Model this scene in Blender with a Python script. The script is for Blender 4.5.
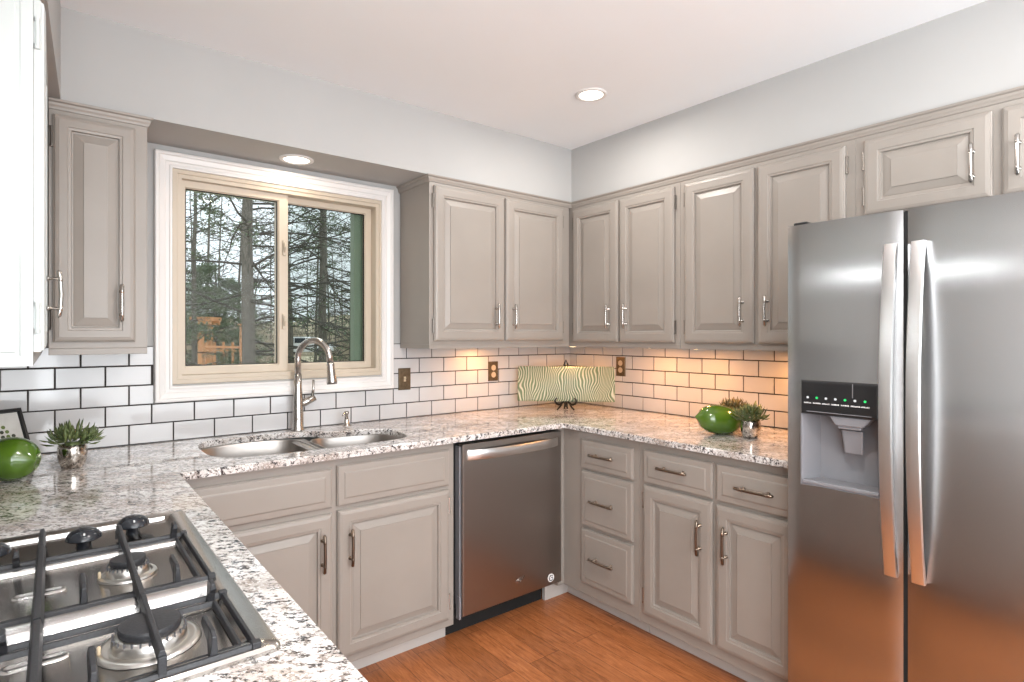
import bpy, bmesh, math, random
from mathutils import Vector, Matrix, Euler
from mathutils.geometry import tessellate_polygon
random.seed(7)
for o in list(bpy.data.objects): bpy.data.objects.remove(o)
SC = bpy.context.scene; COL = SC.collection; PI = math.pi

# ------------------------------------------------------------------ camera
cam_d = bpy.data.cameras.new('camera'); cam = bpy.data.objects.new('camera', cam_d); COL.objects.link(cam)
cam.location = (-2.703, -2.7493, 1.3539); cam.rotation_euler = (PI/2, 0, math.radians(-38.267))
cam_d.sensor_width = 36; cam_d.lens = 573.68/1024*36
cam_d.shift_x = (512-506.74)/1024; cam_d.shift_y = -(341-335.5)/1024
cam_d.clip_start = .02; cam_d.clip_end = 300
SC.camera = cam
# ------------------------------------------------------------------ view
SC.view_settings.view_transform = 'Standard'; SC.view_settings.look = 'None'
SC.view_settings.exposure = 0.0; SC.view_settings.gamma = 1; SC.view_settings.use_curve_mapping = False
# ------------------------------------------------------------------ sky
W = bpy.data.worlds.new('overcast_sky'); SC.world = W; W.use_nodes = True
wn = W.node_tree.nodes; wn['Background'].inputs[0].default_value = (.86, .93, 1, 1); wn['Background'].inputs[1].default_value = 1.5
SKY_SUN = bpy.data.lights.new('sun', 'SUN'); SKY_SUN.energy = 1.5; SKY_SUN.angle = .3; SKY_SUN.color = (1, .95, .88)
so = bpy.data.objects.new('sun', SKY_SUN); COL.objects.link(so); so.rotation_euler = (math.radians(40), 0, math.radians(150)); so.location = (0, 10, 20)
# ------------------------------------------------------------------ lights of the room, seen and added
def lamp(name, typ, loc, energy, color=(1, 1, 1), rot=(0, 0, 0), size=.1, size_y=None, spread=None, angle=None):
    d = bpy.data.lights.new(name, typ); d.energy = energy; d.color = color
    if typ == 'AREA':
        d.size = size
        if size_y: d.shape = 'RECTANGLE'; d.size_y = size_y
        else: d.shape = 'DISK'
        if spread: d.spread = spread
    else: d.shadow_soft_size = size
    if typ == 'SPOT': d.spot_size = angle or 2.4; d.spot_blend = .9
    o = bpy.data.objects.new(name, d); COL.objects.link(o); o.location = loc; o.rotation_euler = rot; return o
DAY = (.93, .97, 1)
lamp('rear_fill_light', 'AREA', (-1.5, -5.42, 1.35), 112, DAY, (PI/2+math.radians(30), 0, 0), 2.7, 2.0)          # fill light set in an added opening behind the camera
lamp('side_fill_light', 'AREA', (-2.99, -3.85, 1.35), 62, DAY, (0, -PI/2, math.radians(24)), 1.6, 1.5)   # fill light at an added side window behind the camera
WARM = (1, .955, .90)
CEIL = [(-.772, -.925), (-1.75, -2.30), (-2.45, -2.75), (-.9, -2.9), (-1.6, -4.2), (-2.6, -4.2)]  # only the first is in view, the others are added light
CEIL_W = [8, 17, 8, 6, 7, 6]
for (x, y), e in zip(CEIL, CEIL_W): lamp('ceiling_lamp_light', 'AREA', (x, y, 2.438), e, WARM, (0, 0, 0), .11)
lamp('soffit_lamp_light', 'AREA', (-1.851, -.15, 2.128), 1.0, (1, .86, .68), (0, 0, 0), .11)

# ================================================================== materials
def mat(name, base=(.8, .8, .8), rough=.5, metal=0, **kw):
    m = bpy.data.materials.new(name); m.use_nodes = True
    b = m.node_tree.nodes['Principled BSDF']
    b.inputs['Base Color'].default_value = (*base, 1); b.inputs['Roughness'].default_value = rough; b.inputs['Metallic'].default_value = metal
    for k, v in kw.items():
        b.inputs[k.replace('_', ' ')].default_value = v
    return m
def nt(m): return m.node_tree.nodes, m.node_tree.links, m.node_tree.nodes['Principled BSDF']
def ramp(n, stops, interp='LINEAR'):
    r = n.new('ShaderNodeValToRGB'); r.color_ramp.interpolation = interp
    while len(r.color_ramp.elements) < len(stops): r.color_ramp.elements.new(.5)
    for e, (p, c) in zip(r.color_ramp.elements, stops): e.position = p; e.color = (*c, 1) if len(c) == 3 else c
    return r
def coords(n, l, scale=(1, 1, 1), kind='Object', rot=(0, 0, 0), loc=(0, 0, 0)):
    t = n.new('ShaderNodeTexCoord'); mp = n.new('ShaderNodeMapping'); l.new(t.outputs[kind], mp.inputs[0])
    mp.inputs['Scale'].default_value = scale; mp.inputs['Rotation'].default_value = rot; mp.inputs['Location'].default_value = loc
    return mp
def noise(n, l, vec, scale, detail=3, rough=.5):
    t = n.new('ShaderNodeTexNoise'); t.inputs['Scale'].default_value = scale; t.inputs['Detail'].default_value = detail
    t.inputs['Roughness'].default_value = rough; l.new(vec.outputs[0], t.inputs['Vector']); return t
def bump(n, l, b, src, strength=.2, dist=.01):
    bp = n.new('ShaderNodeBump'); bp.inputs['Strength'].default_value = strength; bp.inputs['Distance'].default_value = dist
    l.new(src, bp.inputs['Height']); l.new(bp.outputs[0], b.inputs['Normal'])
def noisy(name, c1, c2, scale=20, rough=.5, bumpv=0, metal=0, sc=(1, 1, 1), **kw):
    m = mat(name, c1, rough, metal, **kw); n, l, b = nt(m); v = coords(n, l, sc); t = noise(n, l, v, scale)
    r = ramp(n, [(.35, c1), (.65, c2)]); l.new(t.outputs[0], r.inputs[0]); l.new(r.outputs[0], b.inputs['Base Color'])
    if bumpv: bump(n, l, b, t.outputs[0], bumpv, .003)
    return m
M = {}
M['cab'] = noisy('cabinet_paint', (.292, .260, .230), (.310, .277, .246), 4, .38, 0)
M['toe'] = noisy('toe_kick_paint', (.50, .47, .44), (.53, .50, .47), 4, .45)
M['lit_white'] = noisy('lit_white_paint', (.54, .57, .56), (.56, .59, .58), 4, .35)  # cabinet paint with its overexposure put into the colour
M['wall'] = noisy('wall_paint', (.43, .425, .415), (.445, .44, .43), 3, .7, .02)
M['ceil'] = noisy('ceiling_paint', (.86, .885, .905), (.87, .895, .915), 3, .8)
M['trimw'] = noisy('white_trim_paint', (.71, .685, .665), (.73, .705, .685), 5, .35)
M['vinyl'] = noisy('beige_vinyl', (.52, .44, .345), (.54, .46, .365), 5, .4)
M['green_ext'] = noisy('green_exterior_frame', (.26, .32, .24), (.29, .35, .27), 5, .5)
M['black'] = mat('black_plastic', (.012, .012, .013), .3)
M['gap'] = mat('black_gap', (.006, .006, .006), .8)
M['dark'] = mat('dark_grey_plastic', (.06, .06, .065), .45)
M['grey_plastic'] = mat('grey_plastic', (.20, .20, .215), .35)
M['nickel'] = mat('brushed_nickel', (.52, .49, .46), .25, 1)
M['bronze'] = mat('bronzed_metal', (.20, .155, .12), .32, 1)
M['hinge'] = mat('aged_hinge_metal', (.20, .18, .16), .4, 1)
M['iron'] = noisy('cast_iron', (.018, .018, .021), (.028, .029, .033), 300, .45, .15)
M['knob'] = mat('black_knob', (.018, .02, .025), .12)
M['alu'] = mat('burner_aluminium', (.62, .60, .57), .3, 1)
M['plate'] = noisy('bronze_outlet_plate', (.12, .085, .05), (.16, .115, .07), 60, .4, .1, .7)
M['ivory'] = mat('ivory_plastic', (.55, .44, .30), .35)
M['lime'] = noisy('glossy_green_ceramic', (.05, .115, .007), (.08, .155, .012), 14, .13, 0, Coat_Weight=.5)
M['leaf'] = noisy('succulent_leaf', (.055, .085, .025), (.14, .17, .06), 40, .4)
M['leaf2'] = noisy('olive_brown_leaf', (.07, .06, .02), (.15, .12, .04), 40, .4)
M['mercury'] = noisy('mercury_glass', (.25, .22, .19), (.85, .80, .74), 55, .12, .5, 1)
M['easel'] = mat('black_easel_metal', (.012, .01, .009), .35, .3)
M['white'] = mat('white_plastic', (.8, .8, .8), .3)
M['paper'] = noisy('print_paper', (.50, .49, .46), (.56, .55, .52), 30, .6)
M['green_dot'] = mat('olive_print_ink', (.10, .14, .03), .6)
M['dark_dot'] = mat('dark_print_ink', (.03, .035, .02), .6)
M['grout'] = mat('dark_grout', (.035, .03, .027), .9)
M['tile'] = noisy('white_glazed_tile', (.54, .53, .53), (.575, .565, .565), 3, .07, 0)
def emis(name, col, s):
    m = bpy.data.materials.new(name); m.use_nodes = True; n, l = m.node_tree.nodes, m.node_tree.links
    n.remove(n['Principled BSDF']); e = n.new('ShaderNodeEmission'); e.inputs[0].default_value = (*col, 1); e.inputs[1].default_value = s
    l.new(e.outputs[0], n['Material Output'].inputs[0]); return m
M['glow'] = emis('lamp_glow', (1, .93, .82), 6)
M['streak_glow'] = emis('streak_strip_glow', (.95, .98, 1), 30)
M['puckglow'] = emis('puck_glow', (1, .75, .45), 5)
M['led_g'] = emis('led_green', (.05, .8, .2), 1.2); M['led_w'] = emis('led_white', (.9, .9, .9), 1.0)
# steel, brushed
def steel(name, base, rough, aniso, rot=0.0, streak=(2, 2, 220)):
    m = mat(name, base, rough, 1); n, l, b = nt(m)
    b.inputs['Anisotropic'].default_value = aniso; b.inputs['Anisotropic Rotation'].default_value = rot
    tg = n.new('ShaderNodeTangent'); tg.direction_type = 'RADIAL'; tg.axis = 'Z'; l.new(tg.outputs[0], b.inputs['Tangent'])
    v = coords(n, l, streak); t = noise(n, l, v, 3, 3)
    mr = n.new('ShaderNodeMapRange'); mr.inputs[3].default_value = rough*.85; mr.inputs[4].default_value = rough*1.2
    l.new(t.outputs[0], mr.inputs[0])
    b.inputs['Roughness'].default_value = rough
    if streak[2] > 10: l.new(mr.outputs[0], b.inputs['Roughness'])
    return m
M['fridge'] = steel('brushed_fridge_steel', (.46, .455, .455), .21, .92, 0, (.6, .6, 3))
M['dw'] = steel('brushed_dishwasher_steel', (.36, .335, .315), .30, .6, 0, (3, 3, .6))
M['steel'] = steel('satin_steel', (.62, .61, .60), .22, .4, 0, (60, 60, 60))
M['sinksteel'] = steel('brushed_sink_steel', (.40, .37, .345), .33, .3, 0, (1, 1, 1))
M['handle_steel'] = steel('bright_handle_steel', (.78, .775, .77), .28, .2, 0, (1, 1, 1))
M['cook'] = noisy('cooktop_steel', (.37, .35, .33), (.43, .40, .37), 6, .2, 0, 1)
# granite
def granite():
    m = mat('speckled_granite', (.7, .68, .65), .08); n, l, b = nt(m)
    v = coords(n, l, (1, 1.0, 1), rot=(0, 0, math.radians(35)))
    v2 = n.new('ShaderNodeMapping'); v2.inputs['Scale'].default_value = (1, 1.6, 1.3); l.new(v.outputs[0], v2.inputs[0])
    big = noise(n, l, v2, 20, 4, .65); mid = noise(n, l, v2, 66, 4, .75); fine = noise(n, l, v2, 150, 3, .7); tone = noise(n, l, v2, 9, 2)
    base = ramp(n, [(.30, (.40, .34, .30)), (.50, (.64, .61, .59)), (.70, (.80, .79, .78))]); l.new(tone.outputs[0], base.inputs[0])
    g1 = ramp(n, [(.47, (0, 0, 0)), (.57, (1, 1, 1))]); l.new(mid.outputs[0], g1.inputs[0])
    mx = n.new('ShaderNodeMixRGB'); mx.inputs[2].default_value = (.27, .225, .20, 1); l.new(g1.outputs[0], mx.inputs[0]); l.new(base.outputs[0], mx.inputs[1])
    g2 = ramp(n, [(.555, (0, 0, 0)), (.595, (1, 1, 1))]); 
    ad = n.new('ShaderNodeMath'); ad.operation = 'ADD'; l.new(mid.outputs[0], ad.inputs[0])
    sc = n.new('ShaderNodeMath'); sc.operation = 'MULTIPLY_ADD'; sc.inputs[1].default_value = .5; sc.inputs[2].default_value = -.25; l.new(big.outputs[0], sc.inputs[0]); l.new(sc.outputs[0], ad.inputs[1])
    l.new(ad.outputs[0], g2.inputs[0])
    mx2 = n.new('ShaderNodeMixRGB'); mx2.inputs[2].default_value = (.045, .04, .042, 1); l.new(g2.outputs[0], mx2.inputs[0]); l.new(mx.outputs[0], mx2.inputs[1])
    g3 = ramp(n, [(.56, (0, 0, 0)), (.64, (.8, .8, .8))]); l.new(fine.outputs[0], g3.inputs[0])
    mx3 = n.new('ShaderNodeMixRGB'); mx3.inputs[2].default_value = (.93, .92, .91, 1); l.new(g3.outputs[0], mx3.inputs[0]); l.new(mx2.outputs[0], mx3.inputs[1])
    l.new(mx3.outputs[0], b.inputs['Base Color'])
    b.inputs['Coat Weight'].default_value = .3; b.inputs['Coat Roughness'].default_value = .03
    return m
M['granite'] = granite()
def wood():
    m = mat('oak_floor', (.5, .2, .06), .3); n, l, b = nt(m)
    v = coords(n, l, (1, 1, 1), rot=(0, 0, PI/2))
    br = n.new('ShaderNodeTexBrick'); br.inputs['Scale'].default_value = 1; br.inputs['Brick Width'].default_value = .95; br.inputs['Row Height'].default_value = .083
    br.inputs['Mortar Size'].default_value = .0012; br.offset = .37; br.offset_frequency = 3; br.squash = 1
    br.inputs['Color1'].default_value = (.0, .0, .0, 1); br.inputs['Color2'].default_value = (1, 1, 1, 1); br.inputs['Mortar'].default_value = (.5, .5, .5, 1)
    l.new(v.outputs[0], br.inputs['Vector'])
    g = n.new('ShaderNodeMapping'); g.inputs['Scale'].default_value = (1.5, 14, 1); l.new(v.outputs[0], g.inputs[0])
    off = n.new('ShaderNodeVectorMath'); off.operation = 'ADD'; l.new(g.outputs[0], off.inputs[0])
    s = n.new('ShaderNodeVectorMath'); s.operation = 'SCALE'; s.inputs['Scale'].default_value = 7; l.new(br.outputs['Color'], s.inputs[0]); l.new(s.outputs[0], off.inputs[1])
    t = noise(n, l, off, 6, 6, .65); t.inputs['Distortion'].default_value = 1.2
    c = ramp(n, [(.25, (.17, .047, .014)), (.45, (.34, .112, .036)), (.60, (.43, .155, .055)), (.8, (.52, .22, .09))]); l.new(t.outputs[0], c.inputs[0])
    hv = n.new('ShaderNodeHueSaturation'); l.new(c.outputs[0], hv.inputs['Color'])
    mr = n.new('ShaderNodeMapRange'); mr.inputs[3].default_value = .82; mr.inputs[4].default_value = 1.12; l.new(br.outputs['Color'], mr.inputs[0]); l.new(mr.outputs[0], hv.inputs['Value'])
    mx = n.new('ShaderNodeMixRGB'); mx.inputs[2].default_value = (.12, .035, .012, 1); l.new(br.outputs['Fac'], mx.inputs[0]); l.new(hv.outputs[0], mx.inputs[1])
    l.new(mx.outputs[0], b.inputs['Base Color']); bump(n, l, b, t.outputs[0], .08, .002)
    return m
M['floor'] = wood()
def glass(name, tint, refl=.08):
    m = bpy.data.materials.new(name); m.use_nodes = True; n, l = m.node_tree.nodes, m.node_tree.links
    n.remove(n['Principled BSDF']); tr = n.new('ShaderNodeBsdfTransparent'); tr.inputs[0].default_value = (*tint, 1)
    gl = n.new('ShaderNodeBsdfGlossy'); gl.inputs['Roughness'].default_value = .0; fr = n.new('ShaderNodeFresnel'); fr.inputs[0].default_value = 1.12
    mx = n.new('ShaderNodeMixShader'); l.new(fr.outputs[0], mx.inputs[0]); l.new(tr.outputs[0], mx.inputs[1]); l.new(gl.outputs[0], mx.inputs[2])
    l.new(mx.outputs[0], n['Material Output'].inputs[0]); return m
M['glass'] = glass('window_glass', (.97, .98, .97)); M['glass2'] = glass('screened_glass', (.80, .83, .81))
def platter_mat():
    m = bpy.data.materials.new('green_art_glass'); m.use_nodes = True; n, l, b = nt(m)
    b.inputs['Roughness'].default_value = .08; b.inputs['Transmission Weight'].default_value = .55; b.inputs['IOR'].default_value = 1.2
    v = coords(n, l, (1, 1, 1)); w = n.new('ShaderNodeTexWave'); w.wave_type = 'BANDS'; w.bands_direction = 'X'
    w.inputs['Scale'].default_value = 23; w.inputs['Distortion'].default_value = 34; w.inputs['Detail'].default_value = 1.0; w.inputs['Detail Scale'].default_value = .28
    l.new(v.outputs[0], w.inputs['Vector'])
    c = ramp(n, [(.2, (.27, .38, .25)), (.6, (.50, .58, .38)), (.92, (1, 1, .86))]); l.new(w.outputs[0], c.inputs[0]); l.new(c.outputs[0], b.inputs['Base Color'])
    bump(n, l, b, w.outputs[0], .5, .004); return m
M['artglass'] = platter_mat()
M['bark'] = noisy('grey_bark', (.12, .11, .095), (.22, .20, .17), 8, .9, .5, 0, (4, 4, 1))
M['twig'] = mat('dark_twig', (.10, .092, .08), .9)
M['needle'] = noisy('evergreen_needle', (.11, .15, .09), (.19, .23, .15), 2, .7)
M['brush'] = noisy('dry_underbrush', (.30, .26, .20), (.45, .39, .30), 2, .9)
M['ground'] = noisy('leaf_litter', (.42, .35, .24), (.58, .52, .36), 1.2, .95)
M['hill'] = noisy('wooded_slope', (.14, .135, .11), (.24, .23, .19), .35, .95)
M['cedar'] = noisy('orange_stained_timber', (.55, .27, .13), (.68, .36, .18), 6, .6)
M['car'] = mat('white_car_paint', (.85, .87, .9), .25); M['carwin'] = mat('dark_car_window', (.03, .04, .05), .1); M['tyre'] = mat('tyre_rubber', (.02, .02, .02), .8)

# ================================================================== helpers
class MB:
    def __init__(s): s.v = []; s.f = []
    def add(s, v, f):
        k = len(s.v); s.v += [tuple(p) for p in v]; s.f += [tuple(i+k for i in q) for q in f]; return s
    def box(s, x0, x1, y0, y1, z0, z1):
        x0, x1 = sorted((x0, x1)); y0, y1 = sorted((y0, y1)); z0, z1 = sorted((z0, z1))
        v = [(x0, y0, z0), (x1, y0, z0), (x1, y1, z0), (x0, y1, z0), (x0, y0, z1), (x1, y0, z1), (x1, y1, z1), (x0, y1, z1)]
        return s.add(v, [(0, 3, 2, 1), (4, 5, 6, 7), (0, 1, 5, 4), (1, 2, 6, 5), (2, 3, 7, 6), (3, 0, 4, 7)])
    def tube(s, pts, r, seg=10, cap=True, flat=1.0):
        pts = [Vector(p) for p in pts]; n = len(pts); rs = r if isinstance(r, (list, tuple)) else [r]*n
        d0 = (pts[1]-pts[0]).normalized(); up = Vector((0, 0, 1)) if abs(d0.z) < .9 else Vector((1, 0, 0))
        a = d0.cross(up).normalized(); vs = []
        for i, p in enumerate(pts):
            d = (pts[min(i+1, n-1)]-pts[max(i-1, 0)]).normalized(); a = (a-d*a.dot(d)).normalized(); b = d.cross(a)
            for k in range(seg): t = 2*PI*k/seg; vs.append(p+a*math.cos(t)*rs[i]+b*math.sin(t)*rs[i]*flat)
        fs = [(i*seg+k, i*seg+(k+1) % seg, (i+1)*seg+(k+1) % seg, (i+1)*seg+k) for i in range(n-1) for k in range(seg)]
        if cap: fs += [tuple(range(seg))[::-1], tuple((n-1)*seg+k for k in range(seg))]
        return s.add(vs, fs)
    def lathe(s, prof, c=(0, 0, 0), seg=24, axis='Z', a=1, b=1, cap=True):
        vs = []
        for r, h in prof:
            for k in range(seg):
                t = 2*PI*k/seg; x, y, z = r*math.cos(t)*a, r*math.sin(t)*b, h
                if axis == 'X': x, y, z = z, x, y
                if axis == 'Y': x, y, z = x, z, y
                vs.append((c[0]+x, c[1]+y, c[2]+z))
        n = len(prof); fs = [(i*seg+k, i*seg+(k+1) % seg, (i+1)*seg+(k+1) % seg, (i+1)*seg+k) for i in range(n-1) for k in range(seg)]
        if cap: fs += [tuple(range(seg))[::-1], tuple((n-1)*seg+k for k in range(seg))]
        return s.add(vs, fs)
    def rings(s, rings, capend=True, capstart=False):
        n = len(rings[0]); vs = [p for r in rings for p in r]
        fs = [(i*n+k, i*n+(k+1) % n, (i+1)*n+(k+1) % n, (i+1)*n+k) for i in range(len(rings)-1) for k in range(n)]
        if capend: fs.append(tuple((len(rings)-1)*n+k for k in range(n)))
        if capstart: fs.append(tuple(range(n))[::-1])
        return s.add(vs, fs)
    def prism(s, poly, h0, h1, plane='XY'):
        f = {'XY': lambda a, b, h: (a, b, h), 'XZ': lambda a, b, h: (a, h, b), 'YZ': lambda a, b, h: (h, a, b)}[plane]
        return s.rings([[f(a, b, h0) for a, b in poly], [f(a, b, h1) for a, b in poly]], True, True)
    def build(s, name, m, parent=None, smooth=False, bevel=0, loc=None, angle=None):
        me = bpy.data.meshes.new(name); me.from_pydata(s.v, [], s.f); me.validate()
        bm = bmesh.new(); bm.from_mesh(me); bmesh.ops.recalc_face_normals(bm, faces=bm.faces); bm.to_mesh(me); bm.free()
        me.materials.append(m); o = bpy.data.objects.new(name, me); COL.objects.link(o)
        if parent: o.parent = parent
        if loc: o.location = loc
        if smooth:
            for p in me.polygons: p.use_smooth = True
            if smooth == 'auto':
                me.set_sharp_from_angle(angle=math.radians(angle or 35))
        if bevel:
            b = o.modifiers.new('bevel', 'BEVEL'); b.width = bevel; b.segments = 2; b.limit_method = 'ANGLE'
        return o
def thing(name, label, cat, loc=(0, 0, 0), rz=0, group=None):
    o = bpy.data.objects.new(name, None); COL.objects.link(o); o.location = loc; o.rotation_euler = (0, 0, rz)
    o.empty_display_size = .05; return tag(o, label, cat, group)
def tag(o, label, cat, group=None, kind=None):
    o['label'] = label; o['category'] = cat
    if group: o['group'] = group
    if kind: o['kind'] = kind
    return o
def struct(o): o['kind'] = 'structure'; return o
def rrect(x0, x1, y0, y1, r, n=5):
    p = []
    for cx, cy, a in ((x1-r, y1-r, 0), (x0+r, y1-r, 90), (x0+r, y0+r, 180), (x1-r, y0+r, 270)):
        for i in range(n+1): t = math.radians(a+90*i/n); p.append((cx+r*math.cos(t), cy+r*math.sin(t)))
    return p
def smooth_poly(pts, it=3):
    for _ in range(it):
        q = []
        for i in range(len(pts)):
            a, b = pts[i], pts[(i+1) % len(pts)]; q += [(a[0]*.75+b[0]*.25, a[1]*.75+b[1]*.25), (a[0]*.25+b[0]*.75, a[1]*.25+b[1]*.75)]
        pts = q
    return pts

# ================================================================== the room
CZ = 2.458; XL = -3.05; YN = -5.5
struct(MB().box(XL-.15, .15, YN-.15, .15, -.06, 0).build('floor', M['floor']))
struct(MB().box(XL-.15, .15, YN-.15, .15, CZ, CZ+.06).build('ceiling', M['ceil']))
WX0, WX1, WZ0, WZ1 = -2.317, -1.362, 1.149, 2.053
b = MB(); b.box(XL, WX0, 0, .15, 0, CZ); b.box(WX1, 0, 0, .15, 0, CZ); b.box(WX0, WX1, 0, .15, 0, WZ0); b.box(WX0, WX1, 0, .15, WZ1, CZ)
struct(b.build('wall_back', M['wall']))
struct(MB().box(0, .15, YN, .15, 0, CZ).build('wall_right', M['wall']))
b = MB(); b.box(XL-.15, XL, -3.05, .15, 0, CZ); b.box(XL-.15, XL, YN, -4.65, 0, CZ); b.box(XL-.15, XL, -4.65, -3.05, 0, .55); b.box(XL-.15, XL, -4.65, -3.05, 2.15, CZ)
struct(b.build('wall_left', M['wall']))
b = MB(); b.box(XL-.1, XL-.04, -4.65, -4.59, .55, 2.15); b.box(XL-.1, XL-.04, -3.11, -3.05, .55, 2.15); b.box(XL-.1, XL-.04, -4.59, -3.11, .55, .61); b.box(XL-.1, XL-.04, -4.59, -3.11, 2.09, 2.15); b.box(XL-.09, XL-.05, -3.87, -3.83, .61, 2.09)
struct(b.build('added_window_3', M['trimw']))  # unseen window added so side fill reaches the base cabinets
b = MB(); b.box(XL, -2.9, YN-.15, YN, 0, CZ); b.box(-.1, 0, YN-.15, YN, 0, CZ); b.box(-2.9, -.1, YN-.15, YN, 0, .3); b.box(-2.9, -.1, YN-.15, YN, 2.4, CZ)
struct(b.build('wall_front', M['wall']))
w2 = struct(MB().box(-2.9, -2.84, YN-.1, YN-.02, .3, 2.4).box(-.16, -.1, YN-.1, YN-.02, .3, 2.4).box(-1.53, -1.47, YN-.1, YN-.02, .3, 2.4).box(-2.9, -.1, YN-.1, YN-.02, .3, .36).box(-2.9, -.1, YN-.1, YN-.02, 2.34, 2.4).build('added_window_2', M['trimw']))  # unseen window added to hold the rear fill light
SZ = 2.143; SD1 = .31; SD2 = .289
struct(MB().box(-2.72, 0, -SD1, 0, SZ, CZ).build('trim_1', M['wall']))                       # soffit over the window wall
struct(MB().box(-SD2, 0, YN, -SD1, SZ, CZ).build('trim_2', M['wall']))                       # soffit over the fridge wall
struct(MB().prism([(XL, 0), (-2.684, 0), (-2.686, -.31), (-2.772, -2.35), (XL, -2.35)], SZ, CZ).build('trim_3', M['wall']))  # soffit over the left run
# ---- backsplash tiles
TW, RP, R0 = .1556, .0792, .994; G = .0052
def tiles(rects, x_joint, depth_sign, axis):
    b = MB(); g = MB()
    for (a0, a1, z0, z1) in rects:
        g_ = (a0, a1, z0, z1)
        if axis == 'X': g.box(a0, a1, -.0045, 0, z0, z1)
        else: g.box(-.0045, 0, a0, a1, z0, z1)
        for r in range(-1, 6):
            zb = R0-RP+r*RP+RP if r >= 0 else R0-RP; zt = zb+RP
            off = 0 if r % 2 else TW/2
            if r == -1: off = 0
            else: off = TW/2 if r % 2 == 0 else 0
            k0 = int((a0-x_joint-off)/TW)-2; k1 = int((a1-x_joint-off)/TW)+2
            for k in range(k0, k1):
                s0 = max(x_joint+off+k*TW+G/2, a0); s1 = min(x_joint+off+(k+1)*TW-G/2, a1); q0 = max(zb+G/2, z0); q1 = min(zt-G/2, z1)
                if s1-s0 < .004 or q1-q0 < .004: continue
                e = .0018
                if axis == 'X': f = lambda a, z, h: (a, -h, z)
                else: f = lambda a, z, h: (-h, a, z)
                R = lambda i, h: [f(s0+i, q0+i, h), f(s1-i, q0+i, h), f(s1-i, q1-i, h), f(s0+i, q1-i, h)]
                b.rings([R(0, .003), R(0, .0068), R(e*.5, .0078), R(e, .008)])
    return b, g
for rects, xj, ax, lab in (([(-3.05, -.001, .9145, 1.0745), (-3.05, -2.384, 1.0745, 1.311), (-1.303, -.001, 1.0745, 1.311)], -.445, 'X', 'white subway tile backsplash with dark grout on the window wall'),
                      ([(-1.84, -.009, .9145, 1.311)], -.3021, 'Y', 'white subway tile backsplash with dark grout on the wall beside the refrigerator')):
    b, g = tiles(rects, xj, -1, ax)
    t = thing('tile_backsplash', lab, 'backsplash')
    b.build('tiles', M['tile'], t); g.build('grout', M['grout'], t)

# ================================================================== window
wn1 = struct(bpy.data.objects.new('window_1', None)); COL.objects.link(wn1); wn1.location = (0, 0, 0)
def frame_rings(x0, x1, z0, z1, prof):   # prof: (inset, y); closed rectangular ring section, inner back to wall
    rs = []
    for i, y in prof: rs.append([(x0+i, y, z0+i), (x1-i, y, z0+i), (x1-i, y, z1-i), (x0+i, y, z1-i)])
    return rs
b = MB(); b.rings(frame_rings(-2.381, -1.306, 1.077, 2.117, [(0, -.001), (0, -.022), (.004, -.026), (.014, -.026), (.018, -.021), (.036, -.017), (.040, -.013), (.052, -.013), (.056, -.016), (.064, -.016), (.066, -.001)]), False)
b.build('window_casing', M['trimw'], wn1)
b = MB(); b.rings(frame_rings(WX0, WX1, WZ0, WZ1, [(0, .14), (0, -.006), (.003, -.009), (.018, -.009), (.020, -.004), (.036, -.004), (.038, .012), (.038, .14)]), False)
b.build('window_frame', M['vinyl'], wn1)
b = MB(); b.rings(frame_rings(WX0+.002, WX1-.002, WZ0+.002, WZ1-.002, [(0, .09), (.05, .09), (.05, .15), (0, .15)]), False)
b.box(-1.472, -1.40, .10, .148, 1.19, 2.01); b.build('exterior_frame', M['green_ext'], wn1)
def sash(x0, x1, z0, z1, y, w, gm, wl=None, wr=None):
    s = bpy.data.objects.new('sash', None); COL.objects.link(s); s.parent = wn1
    b = MB(); wl = wl or w; wr = wr or w
    pr = [(0, y+.03), (0, y+.001), (.002, y), (.85, y), (1, y+.008), (1, y+.03)]
    rs = []
    for i, yy in pr:
        k = i if i < .01 else None
        il, ir, ib = (k, k, k) if k is not None else (wl*i, wr*i, w*i)
        rs.append([(x0+il, yy, z0+ib), (x1-ir, yy, z0+ib), (x1-ir, yy, z1-ib), (x0+il, yy, z1-ib)])
    rs.append(rs[0])
    b.rings(rs, False); b.build('sash_frame', M['vinyl'], s)
    b = MB(); i = w-.001; g = .004
    rs = [[(x0+wl-.001+k, yy, z0+i+k), (x1-wr+.001-k, yy, z0+i+k), (x1-wr+.001-k, yy, z1-i-k), (x0+wl-.001+k, yy, z1-i-k)] for k, yy in ((0, y+.018), (0, y+.009), (g, y+.009), (g, y+.018))]
    b.rings(rs+[rs[0]], False); b.build('glazing_gasket', M['gap'], s)
    MB().box(x0+wl, x1-wr, y+.014, y+.018, z0+w, z1-w).build('glass_pane', gm, s)
    return s
s1 = sash(-2.283, -1.836, 1.187, 2.018, .018, .036, M['glass'], .020, .046)
s2 = sash(-1.880, -1.388, 1.187, 2.018, .050, .034, M['glass2'], .046, .046)
# lower look of the left pane: bottom rail thickness and sash latches
for z in (1.42, 1.765):
    b = MB(); b.box(-1.862, -1.846, .006, .019, z-.035, z+.035); b.tube([(-1.854, .008, z-.02), (-1.856, -.006, z), (-1.854, .006, z+.024)], .006, 8)
    b.build('sash_latch', M['vinyl'], wn1, 'auto', .001)

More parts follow.
